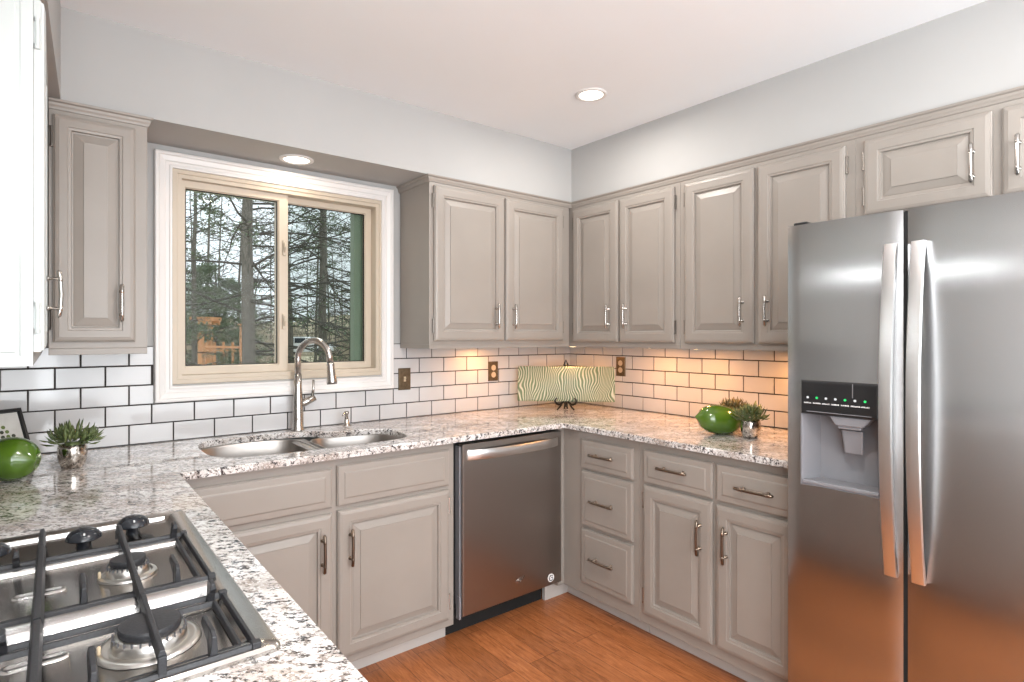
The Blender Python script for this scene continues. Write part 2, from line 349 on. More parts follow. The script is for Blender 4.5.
# ================================================================== recessed lights
def downlight(x, y, z, lab, grp=None):
    t = thing('recessed_light', lab, 'ceiling light', (x, y, z), 0, grp)
    MB().lathe([(.054, -.001), (.056, -.006), (.066, -.007), (.073, -.004), (.074, -.0005)], seg=32, cap=False).build('trim_ring', M['trimw'], t, True)
    MB().lathe([(.001, -.0025), (.0545, -.0025), (.0545, -.0010), (.001, -.0010)], seg=32).build('lens', M['glow'], t)
downlight(*CEIL[0], CZ, 'round recessed light in the white ceiling')
downlight(-1.851, -.15, SZ, 'round recessed light in the soffit above the window')
for c in CEIL[1:]: downlight(*c, CZ, 'unseen round recessed ceiling light added over the near part of the room', 'added recessed lights over the near part of the room')

# ================================================================== cabinets
def raised(x0, x1, z0, z1, y, t=.02, kind='door'):
    """raised-panel front: y = plane of its back, looking to -y"""
    w = min(x1-x0, z1-z0)
    if kind == 'door':
        fw = .058 if w > .25 else .05
        pr = [(0, 0), (0, t-.008), (.003, t-.006), (.0045, t-.0025), (.009, t-.001), (.013, t-.0002), (.016, t+.0006), (fw-.012, t+.0006), (fw-.010, t-.002), (fw-.002, t-.003), (fw, t-.0125), (fw+.004, t-.013), (fw+.006, t-.0115), (fw+.032, t-.0045), (fw+.0325, t-.0015)]
    else:
        pr = [(0, 0), (0, t-.009), (.003, t-.007), (.0045, t-.004), (.010, t-.0035), (.026, t-.0030), (.030, t-.0005), (.033, t)]
    return MB().rings([[(x0+i, y-h, z0+i), (x1-i, y-h, z0+i), (x1-i, y-h, z1-i), (x0+i, y-h, z1-i)] for i, h in pr], True, True)
def pull(p, L, y, m, parent, vert=True):
    x, z = p; b = MB()
    def P(a, out): return (x, y-out, z+a) if vert else (x+a, y-out, z)
    b.tube([P(-L/2, .022), P(-L/2+.004, .026), P(-L*.3, .029), P(0, .031), P(L*.3, .029), P(L/2-.004, .026), P(L/2, .022)], [.004, .0065, .0058, .0058, .0058, .0065, .004], 10)
    for a in (-L*.32, L*.32):
        b.tube([P(a, -.0005), P(a, .003), P(a, .004), P(a, .028)], [.007, .007, .004, .004], 10)
        b.tube([P(a-.007, .028), P(a-.005, .029), P(a+.005, .029), P(a+.007, .028)], [.004, .0062, .0062, .004], 10)
    return b.build('handle', m, parent, True)
def hinge(x, z, y, side, parent, m=None):
    b = MB(); b.tube([(x, y-.007, z-.028), (x, y-.007, z+.028)], .0042, 8)
    for q in (-.03, .03): b.tube([(x, y-.007, z+q-.004), (x, y-.007, z+q+.004)], .0052, 8)
    b.box(x, x+side*.012, y-.003, y-.0005, z-.024, z+.024)
    return b.build('hinge', m or M['hinge'], parent, 'auto')
def crown(parent, x0, x1, d, ztop, left=False, right=False):
    """small crown strip under the soffit; profile (out, z)"""
    pr = [(0, -.034), (.004, -.033), (.006, -.026), (.009, -.020), (.010, -.012), (.016, -.008), (.018, -.0025), (.018, -.001)]
    rs = []
    for o, z in pr:
        xl = x0-o if left else x0; xr = x1+o if right else x1
        path = [(xr, -d-o, ztop+z)]
        if right: path = [(xr, 0, ztop+z)]+path
        path = path+[(xl, -d-o, ztop+z)]
        if left: path += [(xl, 0, ztop+z)]
        rs.append(path)
    b = MB(); n = len(rs[0])
    b.add([p for r in rs for p in r], [(i*n+k, i*n+k+1, (i+1)*n+k+1, (i+1)*n+k) for i in range(len(rs)-1) for k in range(n-1)])
    return b.build('crown_molding', M['cab'], parent)
def upper(lab, loc, rz, W_, z0, depth, doors, cl=False, cr=False, ztop=SZ, cat='cabinet', name='wall_cabinet', lip=(1, 1), cw=None):
    t = thing(name, lab, cat, (loc[0], loc[1], z0), rz)
    H = ztop-z0-.0005
    b = MB(); b.box(0, W_, -depth, -.010, .022, H); b.box(0, W_, -depth, -depth+.02, 0, .022)
    if lip[0]: b.box(0, .018, -depth+.02, -.010, 0, .022)
    if lip[1]: b.box(W_-.018, W_, -depth+.02, -.010, 0, .022)
    b.build('body', M['cab'], t, False, .0015)
    for (x0, x1, a, c, hx, hz, hs) in doors:
        dt = bpy.data.objects.new('door', None)
        d = raised(x0, x1, a-z0, c-z0, -depth-.0005).build('door', M['cab'], t)
        if hx is not None: pull((hx, hz-z0), .128, -depth-.0205, M['nickel'], d)
        if hs:
            for zz in (a+.075, c-.075): hinge((x0-.004) if hs < 0 else (x1+.004), zz-z0, -depth, -hs, d)
    crown(t, 0 if cw is None else cw[0], W_ if cw is None else cw[1], depth, H+.0, cl, cr)
    return t
R2 = -PI/2
Zb = 1.288
upper('greige double-door wall cabinet right of the window', (-1.262, 0), 0, 1.262-SD2-.02, Zb, .31,
      [(.022, .456, 1.327, 2.092, .395, 1.456, -1), (.467, .893, 1.327, 2.092, .511, 1.456, 1)], cl=True, cw=(0, 1.262-SD2))
upper('greige double-door wall cabinet in the corner above the glass platter', (0, 0), R2, 1.066, Zb, SD2,
      [(.335, .679, 1.319, 2.088, .624, 1.457, -1), (.692, 1.037, 1.319, 2.088, .744, 1.457, 1)], cw=(.31, 1.066), lip=(0, 0))
upper('greige double-door wall cabinet between the corner cabinet and the refrigerator', (0, -1.067), R2, .783, Zb, SD2,
      [(.032, .381, 1.319, 2.088, .335, 1.459, -1), (.401, .751, 1.319, 2.088, .448, 1.459, 1)], lip=(0, 1))
upper('short greige wall cabinet with two doors above the refrigerator', (0, -1.851), R2, .86, 1.775, SD2,
      [(.033, .410, 1.805, 2.088, .362, 1.922, -1), (.435, .812, 1.805, 2.088, .478, 1.922, 1)], lip=(0, 0))
upper('narrow greige single-door wall cabinet left of the window', (-2.718, 0), 0, .280, Zb, .31,
      [(.012, .243, 1.332, 2.092, .200, 1.467, -1)], cr=True, lip=(0, 1), cw=(0, .28))
# left run: near cabinet, its side panel, coloured overexposed white, faces the camera
t = upper('wall cabinet with a side panel coloured as strongly lit at the left edge of the photo', (XL, -1.134), PI/2, 1.13, 1.288, .311,
      [(.004, .455, 1.318, 2.088, .410, 1.470, -1)], lip=(1, 0))
b = MB()
for a in (.04, .30): pass
b.rings([[(-.001-h, -.311+i, i), (-.001-h, -.012-i, i), (-.001-h, -.012-i, .854-i), (-.001-h, -.311+i, .854-i)] for i, h in ((0, 0), (0, .006), (.020, .006), (.023, .004), (.028, .004), (.031, .006), (.055, .006), (.058, .003), (.064, .003), (.085, .006))], True, True)
b.build('side_panel', M['lit_white'], t)['label'] = 'side panel with strong light put into its white colour'
for ch in t.children:
    if ch.name.startswith('door'):
        ch.data.materials[0] = M['lit_white']  # strong light put into the door and hinge colour too
        for h in ch.children:
            if h.name.startswith('hinge'): h.data.materials[0] = M['lit_white']

def base(lab, loc, rz, x0, x1, depth, toe, items, ztop=.888, zb=.078, extra=None, toe_range=None, hollow=False):
    t = thing('base_cabinet', lab, 'cabinet', loc, rz)
    b = MB()
    if hollow: b.box(x0, x1, -depth, -depth+.02, zb, ztop).box(x0, x0+.018, -depth+.02, -.012, zb, ztop).box(x1-.018, x1, -depth+.02, -.012, zb, ztop).box(x0+.018, x1-.018, -depth+.02, -.012, zb, zb+.018)
    else: b.box(x0, x1, -depth, -.012, zb, ztop)
    if extra: extra(b)
    b.build('body', M['cab'], t, False, .0015)
    tr = toe_range or (x0, x1)
    MB().box(tr[0]+.001, tr[1]-.001, -toe, -toe+.02, 0, zb-.001).build('toe_kick', M['toe'], t)['label'] = 'pale grey toe kick'
    for it in items:
        kind, a0, a1, c0, c1, hp, hs = it
        d = raised(a0, a1, c0, c1, -depth-.0005, .02, 'door' if kind == 'door' else 'drawer').build(kind, M['cab'], t)
        if hp: pull(hp, .142 if kind == 'door' else .15, -depth-.0205, M['bronze'], d, kind == 'door')
        if hs:
            for zz in (c0+.075, c1-.07): hinge((a0-.004) if hs < 0 else (a1+.004), zz, -depth, -hs, d, M['nickel'])
    return t
base('greige sink base cabinet with two doors under the window', (0, 0, 0), 0, -2.408, -1.319, .615, .549,
     [('drawer_front', -2.36, -1.874, .700, .848, None, 0), ('drawer_front', -1.854, -1.350, .700, .855, None, 0),
      ('door', -2.345, -1.874, .120, .678, (-1.915, .540), 0), ('door', -1.852, -1.350, .115, .682, (-1.806, .540), 1)], hollow=True)
base('greige base cabinet with three stacked drawers in the corner', (0, 0, 0), R2, .617, 1.100, .645, .574,
     [('drawer', .752, 1.070, .703, .843, (.904, .779), 0), ('drawer', .752, 1.070, .423, .689, (.904, .556), 0), ('drawer', .752, 1.070, .140, .405, (.904, .279), 0)],
     extra=lambda b: b.box(.012, .6165, -.690, -.645+.0, .078, .888) and b.box(.615, .617, -.645, -.012, .078, .888), toe_range=(.549, 1.100))
base('greige base cabinet with two drawers over two doors beside the refrigerator', (0, 0, 0), R2, 1.101, 1.812, .645, .574,
     [('drawer', 1.132, 1.470, .707, .850, (1.296, .788), 0), ('drawer', 1.488, 1.802, .705, .850, (1.655, .778), 0),
      ('door', 1.132, 1.470, .128, .694, (1.421, .545), -1), ('door', 1.488, 1.802, .128, .690, (1.535, .545), 0)])
MB().box(.549, .569, -.735, -.5745, 0, .077).build('toe_kick', M['toe'], bpy.data.objects['base_cabinet.001'])
base('greige base cabinet run carrying the gas cooktop', (XL, -2.33, 0), PI/2, 0, 1.62, .625, .55,
     [('door', .05, .50, .13, .68, (.46, .54), 0), ('door', .52, .97, .13, .68, (.56, .54), 0), ('drawer', .05, .50, .705, .85, (.27, .78), 0), ('drawer', .52, .97, .705, .85, (.74, .78), 0), ('drawer', .99, 1.45, .705, .85, (1.22, .78), 0), ('door', .99, 1.45, .13, .68, (1.03, .54), 0)])

# ================================================================== granite worktop
hole = smooth_poly([(-2.235, -.12), (-2.16, -.085), (-1.95, -.085), (-1.80, -.105), (-1.75, -.16), (-1.70, -.205), (-1.55, -.225), (-1.465, -.28), (-1.455, -.42), (-1.50, -.535), (-1.62, -.555), (-1.85, -.56), (-2.15, -.54), (-2.25, -.48), (-2.262, -.25)], 2)
def arc(cx, cy, r, a0, a1, n=5): return [(cx+r*math.cos(math.radians(a0+(a1-a0)*i/n)), cy+r*math.sin(math.radians(a0+(a1-a0)*i/n))) for i in range(n+1)]
outer = [(XL+.002, -.009), (XL+.002, -2.36), (-2.387, -2.36)]+arc(-2.372, -.676, .015, 180, 90)+arc(-.704, -.676, .015, 90, 0)+[(-.689, -1.818), (-.009, -1.818), (-.009, -.009)]
def slab(z0, z1, name, m):
    tri = tessellate_polygon([[Vector((x, y, 0)) for x, y in outer], [Vector((x, y, 0)) for x, y in hole]])
    al = outer+hole; n = len(al); no = len(outer); nh = len(hole)
    e = .004
    def inset(poly, d, sgn):
        res = []
        for i in range(len(poly)):
            p0, p1, p2 = Vector(poly[i-1]), Vector(poly[i]), Vector(poly[(i+1) % len(poly)])
            t = ((p1-p0).normalized()+(p2-p1).normalized()).normalized(); nn = Vector((-t.y, t.x))*sgn
            res.append((p1.x+nn.x*d, p1.y+nn.y*d))
        return res
    area = sum(outer[i][0]*outer[(i+1) % no][1]-outer[(i+1) % no][0]*outer[i][1] for i in range(no)); so_ = 1 if area > 0 else -1
    ah = sum(hole[i][0]*hole[(i+1) % nh][1]-hole[(i+1) % nh][0]*hole[i][1] for i in range(nh)); sh = -1 if ah > 0 else 1
    top = inset(outer, e, so_)+inset(hole, e, sh)
    vs = [(x, y, z1) for x, y in top]+[(x, y, z1-e) for x, y in al]+[(x, y, z0) for x, y in al]
    fs = [tuple(t) for t in tri]+[tuple(2*n+i for i in t)[::-1] for t in tri]
    for s, c in ((0, no), (no, nh)):
        for i in range(c):
            j = s+(i+1) % c; k = s+i
            fs += [(k, j, n+j, n+k), (n+k, n+j, 2*n+j, 2*n+k)]
    return MB().add(vs, fs).build(name, m)
wt = slab(.889, .914, 'countertop', M['granite'])
tag(wt, 'continuous U-shaped speckled granite countertop on the base cabinets', 'countertop')

# ================================================================== sink
sk = thing('kitchen_sink', 'double bowl stainless steel undermount sink below the window', 'sink', (-1.85, -.32, .70))
def bowl(poly, depth, name):
    cx = sum(p[0] for p in poly)/len(poly); cy = sum(p[1] for p in poly)/len(poly)
    def ring(s, z, off=0): return [((cx+(x-cx)*s)+1.85, (cy+(y-cy)*s)+.32, z-.70) for x, y in poly]
    b = MB(); b.rings([ring(1.03, .8885), ring(1.0, .8885), ring(.985, .880), ring(.965, .80), ring(.94, .888-depth+.03), ring(.86, .888-depth+.004), ring(.12, .888-depth-.004)])
    b.build(name, M['sinksteel'], sk, 'auto', angle=50)
    MB().lathe([(.045, 0), (.045, .003), (.036, .002), (.03, -.001), (.004, -.001)], (cx+1.85, cy+.32, .188-depth-.0), 24).build('drain', M['nickel'], sk, True)
bowl(smooth_poly([(-2.255, -.10), (-1.855, -.10), (-1.845, -.30), (-1.85, -.56), (-2.25, -.55), (-2.27, -.3)], 3), .20, 'bowl')
bowl(smooth_poly([(-1.82, -.15), (-1.50, -.215), (-1.445, -.38), (-1.49, -.555), (-1.82, -.57), (-1.82, -.4)], 3), .17, 'bowl')
MB().add([(-1.875+1.85, -.11+.32, .178), (-1.80+1.85, -.11+.32, .178), (-1.80+1.85, -.57+.32, .178), (-1.875+1.85, -.57+.32, .178), (-1.866+1.85, -.11+.32, .1835), (-1.81+1.85, -.11+.32, .1835), (-1.81+1.85, -.57+.32, .1835), (-1.866+1.85, -.57+.32, .1835)],
         [(0, 1, 2, 3), (4, 5, 6, 7), (0, 1, 5, 4), (1, 2, 6, 5), (2, 3, 7, 6), (3, 0, 4, 7)]).build('divider', M['sinksteel'], sk)

# ================================================================== faucet
fx, fy = -1.815, -.058; fa = thing('pull_down_faucet', 'brushed nickel gooseneck faucet with side lever behind the sink', 'faucet', (fx, fy, .914))
ph = math.radians(32); dx, dy = math.sin(ph), -math.cos(ph)
MB().lathe([(.030, 0), (.030, .004), (.026, .010), (.0255, .05), (.024, .13), (.0185, .20), (.0165, .26)], seg=24).build('base', M['nickel'], fa, True)
R_ = .088; pts = [(0, 0, .25), (0, 0, .33)]+[(dx*(R_-R_*math.cos(t)), dy*(R_-R_*math.cos(t)), .33+R_*math.sin(t)) for t in [PI*i/14 for i in range(1, 14)]]
ex = (dx*(2*R_+.004), dy*(2*R_+.004), .315); pts.append(ex)
MB().tube(pts, [.0155]+[.0145]*(len(pts)-1), 16).build('neck', M['nickel'], fa, True)
e = Vector(ex); dn = Vector((dx*.10, dy*.10, -1)).normalized()
MB().tube([e, e+dn*.008, e+dn*.012, e+dn*.055, e+dn*.086, e+dn*.096], [.0155, .0175, .0172, .019, .0235, .0225], 18).build('spray_head', M['nickel'], fa, True)
b = MB(); b.tube([(0, 0, .115), (.030, -.006, .128), (.075, -.014, .150)], [.017, .0175, .0165], 14)
b.build('lever_hub', M['nickel'], fa, True)
MB().tube([(.064, -.012, .155), (.068, -.013, .19), (.068, -.013, .232)], [.0075, .006, .0052], 10).build('lever', M['nickel'], fa, True)
sp = thing('soap_dispenser', 'small brushed nickel soap dispenser right of the faucet', 'soap dispenser', (-1.585, -.072, .914))
MB().lathe([(.020, 0), (.020, .004), (.013, .008), (.012, .028), (.010, .034)], seg=20).build('collar', M['nickel'], sp, True)
b = MB(); b.lathe([(.0085, .030), (.0085, .055), (.011, .057), (.012, .066), (.009, .072)], seg=16); b.tube([(0, 0, .063), (-.022, -.022, .064), (-.032, -.032, .056)], .005, 8)
b.build('pump_nozzle', M['nickel'], sp, True)

# ================================================================== dishwasher
dwt = thing('dishwasher', 'stainless steel dishwasher with a black toe space left of the drawer stack', 'dishwasher', (-.998, -.30, 0))
X = lambda x: x+.998; Yy = lambda y: y+.30
MB().box(X(-1.290), X(-.700), Yy(-.615), Yy(-.03), .125, .872).build('tub_housing', M['dark'], dwt, False, .002)
MB().rings([[(X(-1.291)+i, Yy(-.6155)-h, .112+i), (X(-.692)-i, Yy(-.6155)-h, .112+i), (X(-.692)-i, Yy(-.6155)-h, .873-i), (X(-1.291)+i, Yy(-.6155)-h, .873-i)] for i, h in ((0, 0), (0, .027), (.002, .030), (.004, .0305))], True, True).build('door', M['dw'], dwt)
MB().box(X(-1.300), X(-1.2925), Yy(-.632), Yy(-.60), .16, .862).box(X(-1.303), X(-1.2925), Yy(-.636), Yy(-.61), .10, .20).build('side_seal', M['grey_plastic'], dwt)
MB().box(X(-1.317), X(-.74), Yy(-.545), Yy(-.50), .0, .124).box(X(-1.317), X(-1.3035), Yy(-.60), Yy(-.53), .08, .885).build('toe_panel', M['gap'], dwt)
b = MB(); rs = []
for i in range(17):
    s = i/16; x = -1.268+(.545)*s; o = .6465+.034*math.sin(PI*s)**.55 if 0 < s < 1 else .6465
    rs.append([(X(x), Yy(-o-.004), .802), (X(x), Yy(-o-.007), .808), (X(x), Yy(-o-.007), .840), (X(x), Yy(-o-.004), .846), (X(x), Yy(-o+.004), .842), (X(x), Yy(-o+.004), .806)])
b.rings(rs, True, True); b.build('handle', M['handle_steel'], dwt, 'auto')
b = MB(); cxl = -.965; zl = .192
for k, (rx, rz, th) in enumerate(((.022, .010, .0012),)):
    pts = [(X(cxl+rx*math.cos(t)), Yy(-.6465), zl+rz*math.sin(t)+.004*math.cos(t)) for t in [2*PI*i/24 for i in range(19)]]
    b.tube(pts, th, 6)
b.tube([(X(cxl-.012), Yy(-.6468), zl+.008), (X(cxl), Yy(-.6468), zl-.010), (X(cxl+.005), Yy(-.6468), zl+.002), (X(cxl+.012), Yy(-.6468), zl-.008), (X(cxl+.03), Yy(-.6468), zl+.014)], .0016, 6)
b.build('logo', M['nickel'], dwt, True)
bd = MB().lathe([(.020, 0), (.020, .002), (.001, .002)], (X(-.765), Yy(-.6485), .150), 24, 'Y').build('badge', M['white'], dwt)
bd['label'] = 'round white badge'
b = MB(); pts = [(X(-.765+.013*math.cos(t)), Yy(-.6492), .150+.013*math.sin(t)) for t in [PI*.25+PI*1.6*i/14 for i in range(15)]]
b.tube(pts, .0022, 6); b.tube([(X(-.765), Yy(-.6492), .151), (X(-.755), Yy(-.6492), .151)], .002, 6); b.build('badge_mark', M['dark'], bd, True)

# ================================================================== refrigerator
FX = -.80; FY0 = -1.834; FYm0, FYm1 = -2.163, -2.174; FY1 = -2.672; FT = 1.713
fr = thing('refrigerator', 'side-by-side stainless steel refrigerator with a dispenser in its left door', 'refrigerator', (-.40, -2.25, 0))
ox, oy = .40, 2.25
MB().box(-.72+ox, -.06+ox, FY1+oy+.004, FY0+oy-.004, .02, 1.695).build('body', M['dark'], fr, False, .004)
MB().box(-.74+ox, -.70+ox, FY1+oy+.02, FY0+oy-.02, 0, .09).build('toe_grille', M['dark'], fr)
def fdoor(y0, y1, z0, z1, bulge, name, cut=None):
    """door slab with gently convex face; y0 > y1. cut=(ya, yb, za, zb) leaves the opening for the dispenser"""
    n = 14; ys = [y0+(y1-y0)*i/n for i in range(n+1)]
    if cut: ys = sorted(set(ys+[cut[0], cut[1]]), reverse=True)
    zs = [z0, z1] if not cut else [z0, cut[2], cut[3], z1]
    def face_x(y):
        s = (y-y0)/(y1-y0); c = bulge*(1-(2*s-1)**2); ed = min(s, 1-s)*abs(y1-y0)
        r = .006; c -= 0 if ed > r else r-math.sqrt(max(r*r-(r-ed)**2, 0)); return FX-c
    b = MB(); idx = {}
    V = []; F = []
    for i, y in enumerate(ys):
        for j, z in enumerate(zs): idx[i, j] = len(V); V.append((face_x(y)+ox, y+oy, z))
    for i in range(len(ys)-1):
        for j in range(len(zs)-1):
            if cut and j == 1 and ys[i] <= cut[0]+1e-6 and ys[i+1] >= cut[1]-1e-6: continue
            F.append((idx[i, j], idx[i+1, j], idx[i+1, j+1], idx[i, j+1]))
    # sides
    k = len(V); bx = -.725+ox
    V += [(bx, y0+oy, z0), (bx, y1+oy, z0), (bx, y1+oy, z1), (bx, y0+oy, z1)]
    m = len(ys)-1; t = len(zs)-1
    F += [(k, k+1, k+2, k+3), tuple([k]+[idx[0, j] for j in range(t+1)]+[k+3]), tuple([k+1]+[idx[m, j] for j in range(t+1)]+[k+2]),
          tuple([k]+[idx[i, 0] for i in range(m+1)]+[k+1]), tuple([k+3]+[idx[i, t] for i in range(m+1)]+[k+2])]
    o = b.add(V, F).build(name, M['fridge'], fr, 'auto', angle=50); return o
DY0, DY1, DZ0, DZ1 = -1.882, -2.108, .876, 1.211
dl = fdoor(FY0, FYm0, .11, FT, .006, 'door', (DY0, DY1, DZ0, DZ1)); dr = fdoor(FYm1, FY1, .11, FT, .010, 'door')
MB().box(-.79+ox, -.73+ox, FYm1+oy+.001, FYm0+oy-.001, .11, FT-.003).build('door_gasket', M['gap'], fr)
for y in (FY0-.035, FY1+.035): MB().box(-.785+ox, -.70+ox, y-.022+oy, y+.022+oy, FT+.0005, FT+.012).build('hinge_cover', M['black'], fr, False, .004)
def fhandle(y, parent):
    zs_ = [1.617-(1.617-.665)*i/20 for i in range(21)]; rs = []
    for i, z in enumerate(zs_):
        s = i/20; o = .014+.046*math.sin(PI*s)**.85 if 0 < s < 1 else .014; x = FX-.006-o+ox; w = .0175; hy = y+oy; bk = .009 if 1 < i < 19 else .018
        rs.append([(x, hy-w, z), (x-.005, hy-w+.003, z), (x-.0065, hy, z), (x-.005, hy+w-.003, z), (x, hy+w, z), (x+bk, hy+w-.004, z), (x+bk+.001, hy, z), (x+bk, hy-w+.004, z)])
    b = MB(); b.rings(rs, True, True)
    h = b.build('handle', M['handle_steel'], parent, 'auto', angle=50)
fhandle(-2.1405, dl); fhandle(-2.207, dr)
# dispenser, a part of the left door
dp = MB(); c0, c1 = DY0+oy, DY1+oy
dp.rings([[(x+ox, c0-i, DZ0+i2), (x+ox, c1+i, DZ0+i2), (x+ox, c1+i, 1.105-i*.0), (x+ox, c0-i, 1.105)] for x, i, i2 in ((-.8025, -.004, -.005), (-.806, .001, .001), (-.800, .004, .006), (-.735, .030, .016))], True)
dpo = dp.build('dispenser_recess', M['grey_plastic'], dl)
pn = MB().rings([[(x+ox, c0-i, 1.103+i), (x+ox, c1+i, 1.103+i), (x+ox, c1+i, DZ1-i), (x+ox, c0-i, DZ1-i)] for x, i in ((-.775, 0), (-.805, 0), (-.812, .004), (-.813, .008))], True, True).build('control_panel', M['black'], dl)
b = MB(); b.box(-.8135+ox, -.8125+ox, DY0+oy-.02, DY1+oy+.02, 1.112, 1.114); b.box(-.8135+ox, -.8125+ox, -2.036+oy, -2.038+oy, 1.165, 1.207); b.build('panel_seam', M['grey_plastic'], pn)
for k in range(7):
    y = DY0-.024-.0275*k+oy; g = k in (1, 4, 6)
    b = MB(); b.lathe([(.0038, -.0005), (.0038, .0005), (.001, .0006)], (-.8135+ox, y, 1.157), 12, 'X'); b.build('indicator_light', M['led_g'] if g else M['led_w'], pn)['label'] = 'small green icon' if g else 'small white icon'
b = MB()
random.seed(3)
for k in range(7):
    yc = DY0-.024-.0275*k+oy; y = yc+.011
    while y > yc-.011:
        w = random.choice((.0012, .002, .0026)); h = random.choice((.0022, .0032, .0032))
        b.box(-.8137+ox, -.8131+ox, y, y-w, 1.138, 1.138+h*1.3); y -= w+.0016
b.build('icon_captions', M['white'], pn)
b = MB(); b.prism([(-1.965+oy, 1.104), (-2.085+oy, 1.104), (-2.062+oy, 1.076), (-1.985+oy, 1.076)], -.805+ox, -.765+ox, 'YZ'); b.box(-.800+ox, -.780+ox, -1.99+oy, -2.055+oy, 1.066, 1.077)
b.build('ice_chute', M['grey_plastic'], dl, False, .003)
b = MB(); b.rings([[(x+ox-s, c0_+oy, 1.062), (x+ox-s, c1_+oy, 1.062), (x+ox+.012-s, c1_+oy+.004, .990), (x+ox+.012-s, c0_+oy-.004, .990)] for x, c0_, c1_, s in ((-.782, -1.995, -2.055, -.004), (-.782, -1.995, -2.055, .004), (-.782, -2.0, -2.050, .006))], True, True)
b.build('dispenser_paddle', M['grey_plastic'], dl, False, .002)
MB().box(-.808+ox, -.74+ox, DY0+oy-.004, DY1+oy+.004, DZ0+.004, DZ0+.016).build('drip_tray', M['grey_plastic'], dl, False, .003)

# ================================================================== gas cooktop
ct = thing('gas_cooktop', 'stainless steel gas cooktop with cast iron grates in the near countertop', 'cooktop', (-2.722, -1.53, .914))
cx, cy = 2.722, 1.53
CX0, CX1, CY0, CY1 = -2.992+cx, -2.452+cx, -1.925+cy, -1.135+cy
b = MB(); b.rings([[(x, y, z) for x, y in rrect(CX0+i, CX1-i, CY0+i, CY1-i, max(.012-i*.2, .004))] for i, z in ((0, .0005), (0, .006), (.004, .0105), (.028, .0115), (.034, .0095))], False)
b.build('rim', M['cook'], ct, 'auto', angle=40)
b = MB(); pan0 = [(x, y, .0095) for x, y in rrect(CX0+.034, CX1-.034, CY0+.034, CY1-.034, .012)]
b.rings([pan0, [(x, y, .0022) for x, y in rrect(CX0+.044, CX1-.044, CY0+.044, CY1-.044, .02)]], True); b.build('burner_pan', M['cook'], ct, 'auto', angle=40)
# pressed ridges between the wells
for (ya, yb, zt) in ((-1.364, -1.378, .0105), (-1.648, -1.690, .024), (-1.172, -1.180, .012)):
    ys = [ya+(yb-ya)*i/8 for i in range(9)]
    V = []; n = 9
    for x in (-2.945+cx, -2.498+cx):
        for i, y in enumerate(ys): V.append((x, y+cy, .002+(zt-.002)*math.sin(PI*i/8)**.6 if 0 < i < 8 else .002))
    MB().add(V, [(i, i+1, n+i+1, n+i) for i in range(8)]+[tuple(range(n)), tuple(range(n, 2*n))]).build('pan_ridge', M['steel'], ct, 'auto', angle=50)
for y in (-1.496, -1.758):
    b = MB()
    b.rings([[(x, yy, z) for x, yy in rrect(-2.760+cx+i, -2.685+cx-i, y-.012+cy+i, y+.012+cy-i, .0115-i)] for i, z in ((0, .0022), (.002, .0048), (.0055, .0052), (.0075, .003))], True)
    b.build('pan_vent', M['steel'], ct, True)
def burner(x, y, r, lab=None):
    bt = MB().lathe([(r*1.55, .0025), (r*1.5, .006), (r*1.3, .0075), (r*1.2, .005), (r*1.12, .006), (r*1.10, .018), (r*1.0, .022), (r*.5, .022)], (x+cx, y+cy, 0), 36).build('burner', M['alu'], ct, 'auto', angle=50)
    MB().lathe([(r*.88, .022), (r*.92, .024), (r*.94, .031), (r*.90, .034), (r*.5, .0355), (.002, .036)], (x+cx, y+cy, 0), 36).build('burner_cap', M['iron'], bt, 'auto', angle=50)
    b = MB()
    for k in range(26):
        t = 2*PI*k/26; b.box(x+cx+r*1.06*math.cos(t)-.0012, x+cx+r*1.06*math.cos(t)+.0012, y+cy+r*1.06*math.sin(t)-.0012, y+cy+r*1.06*math.sin(t)+.0012, .0175, .0245)
    b.build('burner_teeth', M['dark'], bt)
    b = MB().lathe([(.0025, .003), (.0025, .016), (.001, .018)], (x+cx-r*1.42, y+cy+.0, 0), 10)  .build('igniter', M['ivory'], bt, True)
burner(-2.597, -1.495, .030); burner(-2.596, -1.795, .042); burner(-2.850, -1.495, .038); burner(-2.850, -1.795, .030)
